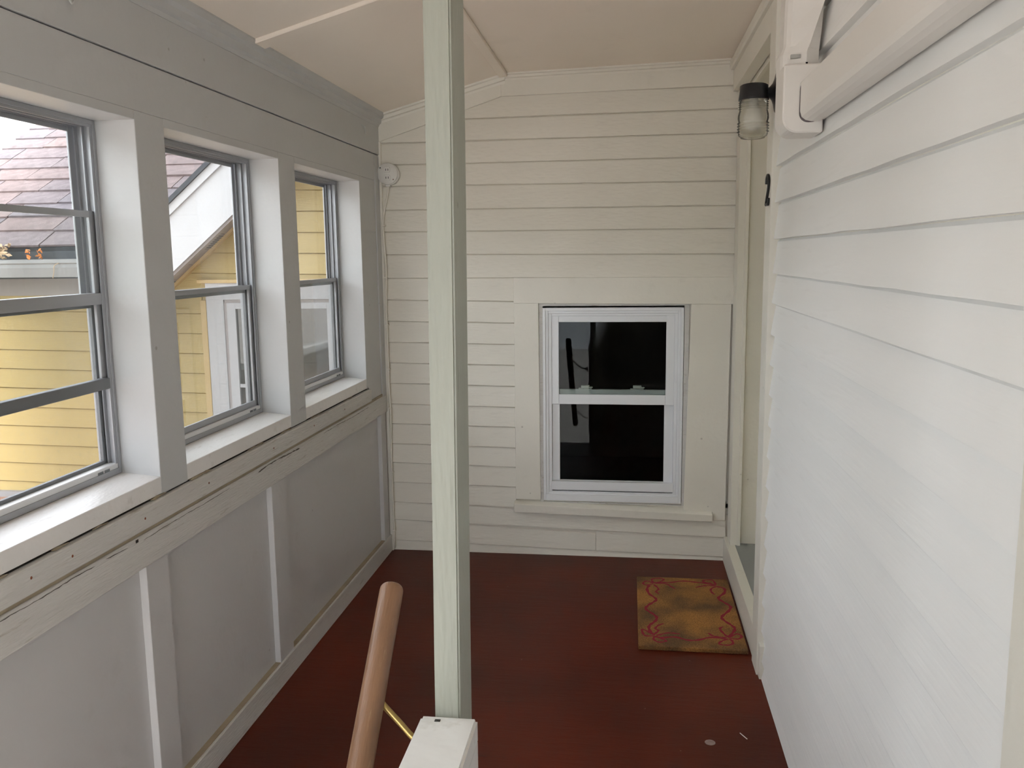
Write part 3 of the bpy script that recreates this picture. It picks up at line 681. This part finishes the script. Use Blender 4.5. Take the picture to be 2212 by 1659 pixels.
# ---- doormat
mat_ = box('doormat', 1.139, 1.512, -0.928, -0.268, 0.0005, 0.015, m_coir, bevel=0.002)
tag(mat_, 'coir doormat with a red ribbon-and-bow border on the red floor', 'doormat')
RIB = [[[1.19,-0.364],[1.179,-0.407],[1.188,-0.46],[1.209,-0.497],[1.211,-0.522],[1.19,-0.556],[1.173,-0.589],[1.172,-0.614],[1.193,-0.648],[1.209,-0.681],[1.203,-0.717],[1.186,-0.747],[1.178,-0.775],[1.184,-0.813],[1.197,-0.838]],[[1.206,-0.337],[1.243,-0.33],[1.28,-0.324],[1.328,-0.304],[1.369,-0.31],[1.415,-0.319],[1.457,-0.343]],[[1.459,-0.35],[1.488,-0.368],[1.485,-0.415],[1.458,-0.464],[1.46,-0.49],[1.481,-0.526],[1.494,-0.555],[1.48,-0.599],[1.454,-0.644],[1.451,-0.673],[1.47,-0.711],[1.485,-0.742],[1.481,-0.775],[1.455,-0.831]],[[1.197,-0.849],[1.224,-0.856],[1.269,-0.846],[1.312,-0.867],[1.348,-0.862],[1.394,-0.836],[1.447,-0.843]],[[1.206,-0.337],[1.201,-0.299],[1.229,-0.283],[1.25,-0.294],[1.233,-0.324],[1.206,-0.34]],[[1.206,-0.341],[1.18,-0.32],[1.164,-0.345],[1.177,-0.365],[1.206,-0.345]],[[1.211,-0.341],[1.258,-0.343],[1.275,-0.369],[1.292,-0.395]],[[1.208,-0.355],[1.225,-0.402],[1.214,-0.43],[1.226,-0.456]],[[1.46,-0.333],[1.45,-0.283],[1.418,-0.286],[1.411,-0.306],[1.436,-0.317],[1.46,-0.339]],[[1.454,-0.344],[1.418,-0.347],[1.397,-0.356],[1.375,-0.372]],[[1.459,-0.35],[1.436,-0.38],[1.435,-0.414],[1.445,-0.439]],[[1.197,-0.84],[1.157,-0.794],[1.155,-0.821],[1.165,-0.847],[1.197,-0.846]],[[1.199,-0.849],[1.192,-0.87],[1.209,-0.894],[1.236,-0.884],[1.223,-0.867],[1.201,-0.851]],[[1.198,-0.83],[1.212,-0.799],[1.201,-0.784],[1.213,-0.755],[1.233,-0.736]],[[1.202,-0.843],[1.239,-0.818],[1.261,-0.815],[1.288,-0.82]],[[1.456,-0.833],[1.487,-0.798],[1.503,-0.816],[1.487,-0.84],[1.458,-0.836]],[[1.453,-0.842],[1.427,-0.865],[1.418,-0.886],[1.441,-0.894],[1.464,-0.881],[1.465,-0.856],[1.456,-0.842]],[[1.453,-0.829],[1.439,-0.791],[1.433,-0.759],[1.446,-0.741]],[[1.45,-0.834],[1.421,-0.83],[1.4,-0.822],[1.388,-0.801]]]
vs, fs = [], []
for r_i, line in enumerate(RIB):
    P = smoothpts([(min(max(x, 1.146), 1.505), y, 0.0154 + r_i * 0.00003) for x, y in line], 5); wd = 0.0055 if r_i < 4 else 0.0042
    base = len(vs)
    for i, p in enumerate(P):
        d_ = (P[min(i + 1, len(P) - 1)] - P[max(i - 1, 0)]).normalized(); nn = Vector((-d_.y, d_.x, 0)).normalized()
        w_ = wd * (1 + 0.25 * math.sin(i * 1.3)) * (0.45 if i in (0, len(P) - 1) else 1)
        vs += [p + nn * w_, p - nn * w_]
    for i in range(len(P) - 1): fs.append((base + 2 * i, base + 2 * i + 1, base + 2 * i + 3, base + 2 * i + 2))
obj('ribbon_print', vs, fs, m_print, mat_)

# ---- litter on the floor
lt = tube('straw', [(1.422, -1.432, 0.0015), (1.438, -1.462, 0.0018)], 0.0012, m_bulb, None, n=6)
tag(lt, 'tiny white splinter lying on the red floor', 'litter')
sp = lathe('dried_paint_spot', [(0.0, 0.0008), (0.009, 0.0010), (0.0135, 0.0008), (0.015, 0.0003)], (1.333, -1.489, 0.0), paint('spot_paint', (0.35, 0.25, 0.22), 0.6, 0.3, 0.5, scale=60), None, n=18)
tag(sp, 'small round dried paint spot on the red floor', 'paint spot')

# ================================================================== OUTSIDE
nb = empty('neighbour_house', (-2.0, 1.2, -2.2), 'yellow-sided house with pinkish shingled roof seen through the left windows', 'house')
YW = 1.2
tl = -0.018
def zt(z, x): return z + tl * (x + 0.77)
box('wall_core', -3.4, -0.35, YW + 0.02, YW + 0.10, -2.2, 1.35, m_siding, nb)
ext('wall_core', [(-1.95, 1.30), (-0.35, 1.30), (-0.35, 2.2), (-0.60, 2.36), (-1.90, 1.30)][:4], 1, YW + 0.02, YW + 0.10, m_siding, nb)
# siding boards
ln = [1.763 - 0.1235 * k for k in range(-6, 18)]
for k, z in enumerate(ln):
    x_l = -3.4
    if z > 1.30: x_l = max(-3.4, -1.6558 + (z - 1.2236) / 0.842 - 0.06)
    x_r = -0.35
    if z > 2.15: x_r = -0.50
    if x_l > x_r - 0.15: continue
    mt = m_siding_low if z < 0.20 else m_siding
    if z < 1.10:
        clap(nb, 'y', YW, zt(z, x_l), zt(z, -1.498), zt(z + 0.1235, x_l), zt(z + 0.1235, -1.498), x_l, -1.498, t_hi=0.012, back=0.022, mat=mt, name='siding_board', nseg=3)
        clap(nb, 'y', YW, zt(z, -0.675), zt(z, x_r), zt(z + 0.1235, -0.675), zt(z + 0.1235, x_r), -0.672, x_r, t_hi=0.012, back=0.022, mat=mt, name='siding_board', nseg=2)
    else:
        clap(nb, 'y', YW, zt(z, x_l), zt(z, x_r), zt(z + 0.1235, x_l), zt(z + 0.1235, x_r), x_l, x_r, t_hi=0.012, back=0.022, mat=mt, name='siding_board', nseg=3)
# white window wall below the gable
box('corner_trim', -1.500, -1.462, YW - 0.012, YW + 0.03, -0.3, 1.115, m_ytrim, nb, bevel=0.002)
box('drip_cap', -1.505, -0.62, YW - 0.030, YW + 0.02, 1.2188, 1.2414, m_ytrim, nb, bevel=0.002)
box('head_board', -1.462, -0.62, YW - 0.010, YW + 0.02, 1.118, 1.2188, m_oxwhite, nb, bevel=0.001)
box('head_strip', -1.345, -0.66, YW - 0.004, YW + 0.02, 1.098, 1.118, m_beige, nb)
box('wide_panel', -1.462, -1.351, YW - 0.008, YW + 0.02, -0.3, 1.118, m_oxwhite, nb, bevel=0.001)
box('panel_strip', -1.351, -1.330, YW - 0.002, YW + 0.02, -0.3, 1.098, m_beige, nb)
def nwin(x0, x1, f, z0, z1, mid):
    fr_ = multi('window_frame', [(x0, x0 + f, YW - 0.012, YW + 0.02, z0, z1), (x1 - f * 0.5, x1, YW - 0.012, YW + 0.02, z0, z1), (x0 + f, x1 - f * 0.5, YW - 0.012, YW + 0.02, z1 - 0.036, z1),
                                 (x0 + f, x1 - f * 0.5, YW - 0.008, YW + 0.02, mid - 0.022, mid), (x0 + f, x1 - f * 0.5, YW - 0.012, YW + 0.02, z0, z0 + 0.05)], m_oxwhite, nb, 0.001)
    box('pane', x0 + f, x1 - f * 0.5, YW + 0.004, YW + 0.007, z0, z1, m_npane, fr_)
m_npane = plain('reflective_dark_glass', (0.03, 0.035, 0.03), 0.03)
m_npane.node_tree.nodes['Principled BSDF'].inputs['IOR'].default_value = 2.0
nwin(-1.330, -1.090, 0.056, -0.1, 1.098, 0.60)
nwin(-1.085, -0.675, 0.045, 0.1, 1.098, 0.16)
# beige frieze under the gutter, gutter, roof
box('eave_board', -3.6, -1.70, YW - 0.008, YW + 0.02, 1.150, 1.33, m_beige, nb, bevel=0.001)
th = math.radians(30.0); ye, ze = 0.95, 1.4476
box('roof_fascia', -3.6, -1.90, 0.965, 0.985, 1.26, 1.44, m_edge, nb)
gp = [(0.850, 1.272), (0.965, 1.272), (0.965, 1.375), (0.955, 1.375), (0.955, 1.285), (0.858, 1.285), (0.848, 1.31), (0.842, 1.345), (0.834, 1.352), (0.834, 1.372), (0.850, 1.372), (0.850, 1.358), (0.836, 1.31)]
gp = [(0.862, 1.270), (0.963, 1.270), (0.963, 1.375), (0.957, 1.375), (0.957, 1.276), (0.866, 1.276), (0.852, 1.330), (0.852, 1.372), (0.838, 1.372), (0.838, 1.352), (0.846, 1.345), (0.846, 1.325)]
ext('gutter', gp, 0, -3.58, -1.97, m_gut, nb)
def rp(x, s, h=0.0):
    return (x, ye + s * math.cos(th) - h * math.sin(th), ze + s * math.sin(th) + h * math.cos(th))
RX0, RX1 = -3.52, -1.97
obj('roof_deck', [rp(RX0 + 0.02, 0, -0.03), rp(RX1, 0.0, -0.03), rp(RX1 + 1.7, 2.9, -0.03), rp(RX0 + 0.02, 2.9, -0.03), rp(RX0 + 0.02, 0, -0.006), rp(RX1, 0.0, -0.006), rp(RX1 + 1.7, 2.9, -0.006), rp(RX0 + 0.02, 2.9, -0.006)],
    [(0, 1, 2, 3), (4, 5, 6, 7), (0, 1, 5, 4), (1, 2, 6, 5), (2, 3, 7, 6), (3, 0, 4, 7)], m_edge, nb)
ex = 0.1835
for c_ in range(15):
    x = RX0; s = c_ * ex
    rmax = RX1 - 0.2 + 0.5 * c_ * ex
    rmax = -1.92 + c_ * ex * 0.75
    while x < min(rmax, -0.9):
        w_ = random.choice((0.22, 0.30, 0.36, 0.42))
        if x == RX0: w_ *= random.uniform(0.4, 1)
        x2 = min(x + w_, rmax + 0.05)
        if x2 - x > 0.03:
            h0 = 0.012 + random.uniform(0, 0.006); g_ = 0.008
            dr = random.uniform(-0.006, 0.006)
            obj('shingle', [rp(x + g_, s + dr, 0), rp(x2, s + dr, 0), rp(x2, s + ex + 0.03, -0.003), rp(x + g_, s + ex + 0.03, -0.003),
                            rp(x + g_, s + dr, h0), rp(x2, s + dr, h0), rp(x2, s + ex + 0.03, 0.003), rp(x + g_, s + ex + 0.03, 0.003)],
                [(0, 1, 2, 3), (4, 5, 6, 7), (0, 1, 5, 4), (1, 2, 6, 5), (2, 3, 7, 6), (3, 0, 4, 7)], random.choice(m_shing), nb)
        x = x2
# gable rake of the cross gable (faces the porch)
YG = 1.0
k40 = 0.83
def rake(name, dz0, dz1, y0, y1, mat, x0=-2.02, x1=-0.60):
    zf = lambda x, d: 1.7016 + k40 * (x + 1.5225) + d
    return ext(name, [(x0, zf(x0, dz1)), (x1, zf(x1, dz1)), (x1, zf(x1, dz0)), (x0, zf(x0, dz0))], 1, y0, y1, mat, nb)
rake('gable_shingle_edge', 0.012, -0.020, YG - 0.06, YG + 1.6, m_edge)
rake('rake_crown', -0.020, -0.078, YG - 0.045, YG + 0.02, m_oxwhite)
rake('rake_board', -0.078, -0.222, YG - 0.030, YG + 0.02, m_oxwhite)
rake('rake_board', -0.222, -0.398, YG - 0.040, YG + 0.02, m_oxwhite)
rake('rake_edge', -0.398, -0.415, YG - 0.022, YG + 0.02, m_beige)
# soffit panels between rake and wall
zf = lambda x, d: 1.7016 + k40 * (x + 1.5225) + d
x = -1.95; kk = 0
while x < -0.65:
    x2 = x + 0.108; h = -0.375
    obj('soffit_panel', [(x + 0.004, YG + 0.02, zf(x + 0.004, h)), (x2, YG + 0.02, zf(x2, h)), (x2, YW, zf(x2, h)), (x + 0.004, YW, zf(x + 0.004, h)),
                         (x + 0.004, YG + 0.02, zf(x + 0.004, h) + 0.01), (x2, YG + 0.02, zf(x2, h) + 0.01), (x2, YW, zf(x2, h) + 0.01), (x + 0.004, YW, zf(x + 0.004, h) + 0.01)],
        [(0, 1, 2, 3), (4, 5, 6, 7), (0, 1, 5, 4), (1, 2, 6, 5), (2, 3, 7, 6), (3, 0, 4, 7)], m_beige, nb)
    if kk % 3 == 2:
        vs, fs = [], []
        for q in range(7):
            xa_ = x + 0.012 + q * 0.0135
            b_ = len(vs)
            for yy in (YG + 0.035, YW - 0.03):
                for xx in (xa_, xa_ + 0.006): vs.append((xx, yy, zf(xx, h) - 0.0015))
            fs.append((b_, b_ + 1, b_ + 3, b_ + 2))
        o_ = obj('soffit_vent', vs, fs, m_edge, nb)
    x = x2; kk += 1
rake('wall_trim', -0.362, -0.395, YW - 0.03, YW + 0.01, m_ytrim)
ext('gable_roof_right', [(-0.60, 2.47), (-0.25, 2.18), (-0.25, 2.14), (-0.60, 2.43)], 1, YG - 0.06, YG + 1.6, m_edge, nb)
# brown lower roof of the neighbour
lr = obj('lower_roof', [(-3.6, 1.2, -0.145), (-0.9, 1.2, -0.10), (-0.9, -0.9, -1.15), (-3.6, -0.9, -1.20), (-3.6, 1.2, -0.20), (-0.9, 1.2, -0.16), (-0.9, -0.9, -1.21), (-3.6, -0.9, -1.26)],
    [(0, 1, 2, 3), (4, 5, 6, 7), (0, 1, 5, 4), (1, 2, 6, 5), (2, 3, 7, 6), (3, 0, 4, 7)], m_brownroof, nb)
box('roof_flashing', -3.4, -1.0, YW - 0.035, YW + 0.0, -0.155, -0.115, m_gut, nb)

# dried leaves caught in the gutter
def leaf(vs, fs, c, s, up_):
    a1 = Vector((random.uniform(-1, 1), random.uniform(-0.4, 0.4), random.uniform(-0.3, 1))).normalized() * s
    a2 = a1.cross(Vector((random.uniform(-1, 1), random.uniform(-1, 1), 0.2))).normalized() * s * 0.45
    b = len(vs); c = Vector(c)
    vs += [c - a1, c + a2 + Vector((0, 0.006, 0)), c + a1, c - a2, c]
    fs += [(b, b + 1, b + 4), (b + 1, b + 2, b + 4), (b + 2, b + 3, b + 4), (b + 3, b, b + 4)]
vs, fs = [], []
for k in range(26): leaf(vs, fs, (-2.545 + random.uniform(-0.06, 0.05), 0.885 + random.uniform(-0.02, 0.02), 1.385 + random.uniform(0, 0.085)), random.uniform(0.012, 0.028), 1)
l1 = obj('dried_leaves', vs, fs, m_leaf); tag(l1, 'clump of curled brown dead leaves in the neighbour gutter', 'leaves')
vs, fs = [], []
for k in range(16): leaf(vs, fs, (-2.345 + random.choice((-0.045, 0.03)) + random.uniform(-0.012, 0.012), 0.885 + random.uniform(-0.015, 0.015), 1.375 + random.uniform(0, 0.055)), random.uniform(0.010, 0.02), 1)
l2 = obj('dried_leaves', vs, fs, m_leafo); tag(l2, 'small orange dead leaves standing in the neighbour gutter', 'leaves')
tw = tube('twig', smoothpts([(-2.165, 0.835, 1.352), (-2.19, 0.83, 1.335), (-2.195, 0.83, 1.30), (-2.205, 0.83, 1.265)], 4), 0.0022, m_leaf, None, n=6)
tag(tw, 'thin twig hanging over the neighbour gutter', 'twig')

# ground, and the yard that the neighbour's panes mirror
gd = box('ground', -40, 12, -30, 30, -2.4, -2.3, m_bounce_ground); struct(gd, 'ground around the houses')  # unseen ground, made pale to bounce light up to the porch ceiling

# garage and trees across the yard, which the neighbour's panes mirror
ga = empty('garage', (-4.0, -5.5, -2.3), 'low brown garage across the yard with a white gutter', 'garage')
box('garage_wall', -5.4, -2.76, -9.0, -1.9, -2.3, 0.33, m_brownroof, ga)
ext('garage_roof', [(-2.66, 0.34), (-4.1, 0.80), (-5.5, 0.34), (-5.5, 0.28), (-2.66, 0.28)], 1, -9.1, -1.8, m_beige, ga)
box('garage_gutter', -2.66, -2.56, -9.1, -1.8, 0.27, 0.36, m_oxwhite, ga, bevel=0.01)
for k, (tx, ty, tr_) in enumerate(((-10.2, -8.5, 2.6), (-9.2, -17.0, 3.2), (-16, -3.0, 3.0))):
    te = empty('tree', (tx, ty, -2.3), ['leafy green tree behind the garage', 'tall green tree beyond the far end of the garage', 'broad green tree left of the garage'][k], 'tree', 'trees beyond the garage')
    tube('trunk', [(tx, ty, -2.3), (tx + 0.1, ty, -0.5), (tx, ty, 0.8)], [0.2, 0.15, 0.1], m_leaf, te, n=8)
    bm = bmesh.new(); bmesh.ops.create_icosphere(bm, subdivisions=4, radius=tr_)
    for v in bm.verts:
        v.co *= 1 + 0.16 * math.sin(v.co.x * 4 + k) * math.cos(v.co.y * 5) + random.uniform(-0.05, 0.05); v.co.z *= 0.85
    me = bpy.data.meshes.new('crown'); bm.to_mesh(me); bm.free()
    co = link('crown', me, m_green, te); co.location = (0, 0, 3.4)

hm = multi('wall_sun_block', [(1.72, 7.5, YR - 0.02, 6.0, -2.3, 7.5), (-0.16, 7.5, 2.45, 6.0, -2.3, 7.5), (-0.16, 1.62, 0.06, 2.45, 2.25, 7.5), (-0.16, 1.62, -5.9, 0.06, 2.25, 7.5)], m_beige)  # unseen house body and upper storey, added to block sun from the neighbour
struct(hm, 'unseen tall house body added to keep the sun off the neighbour')
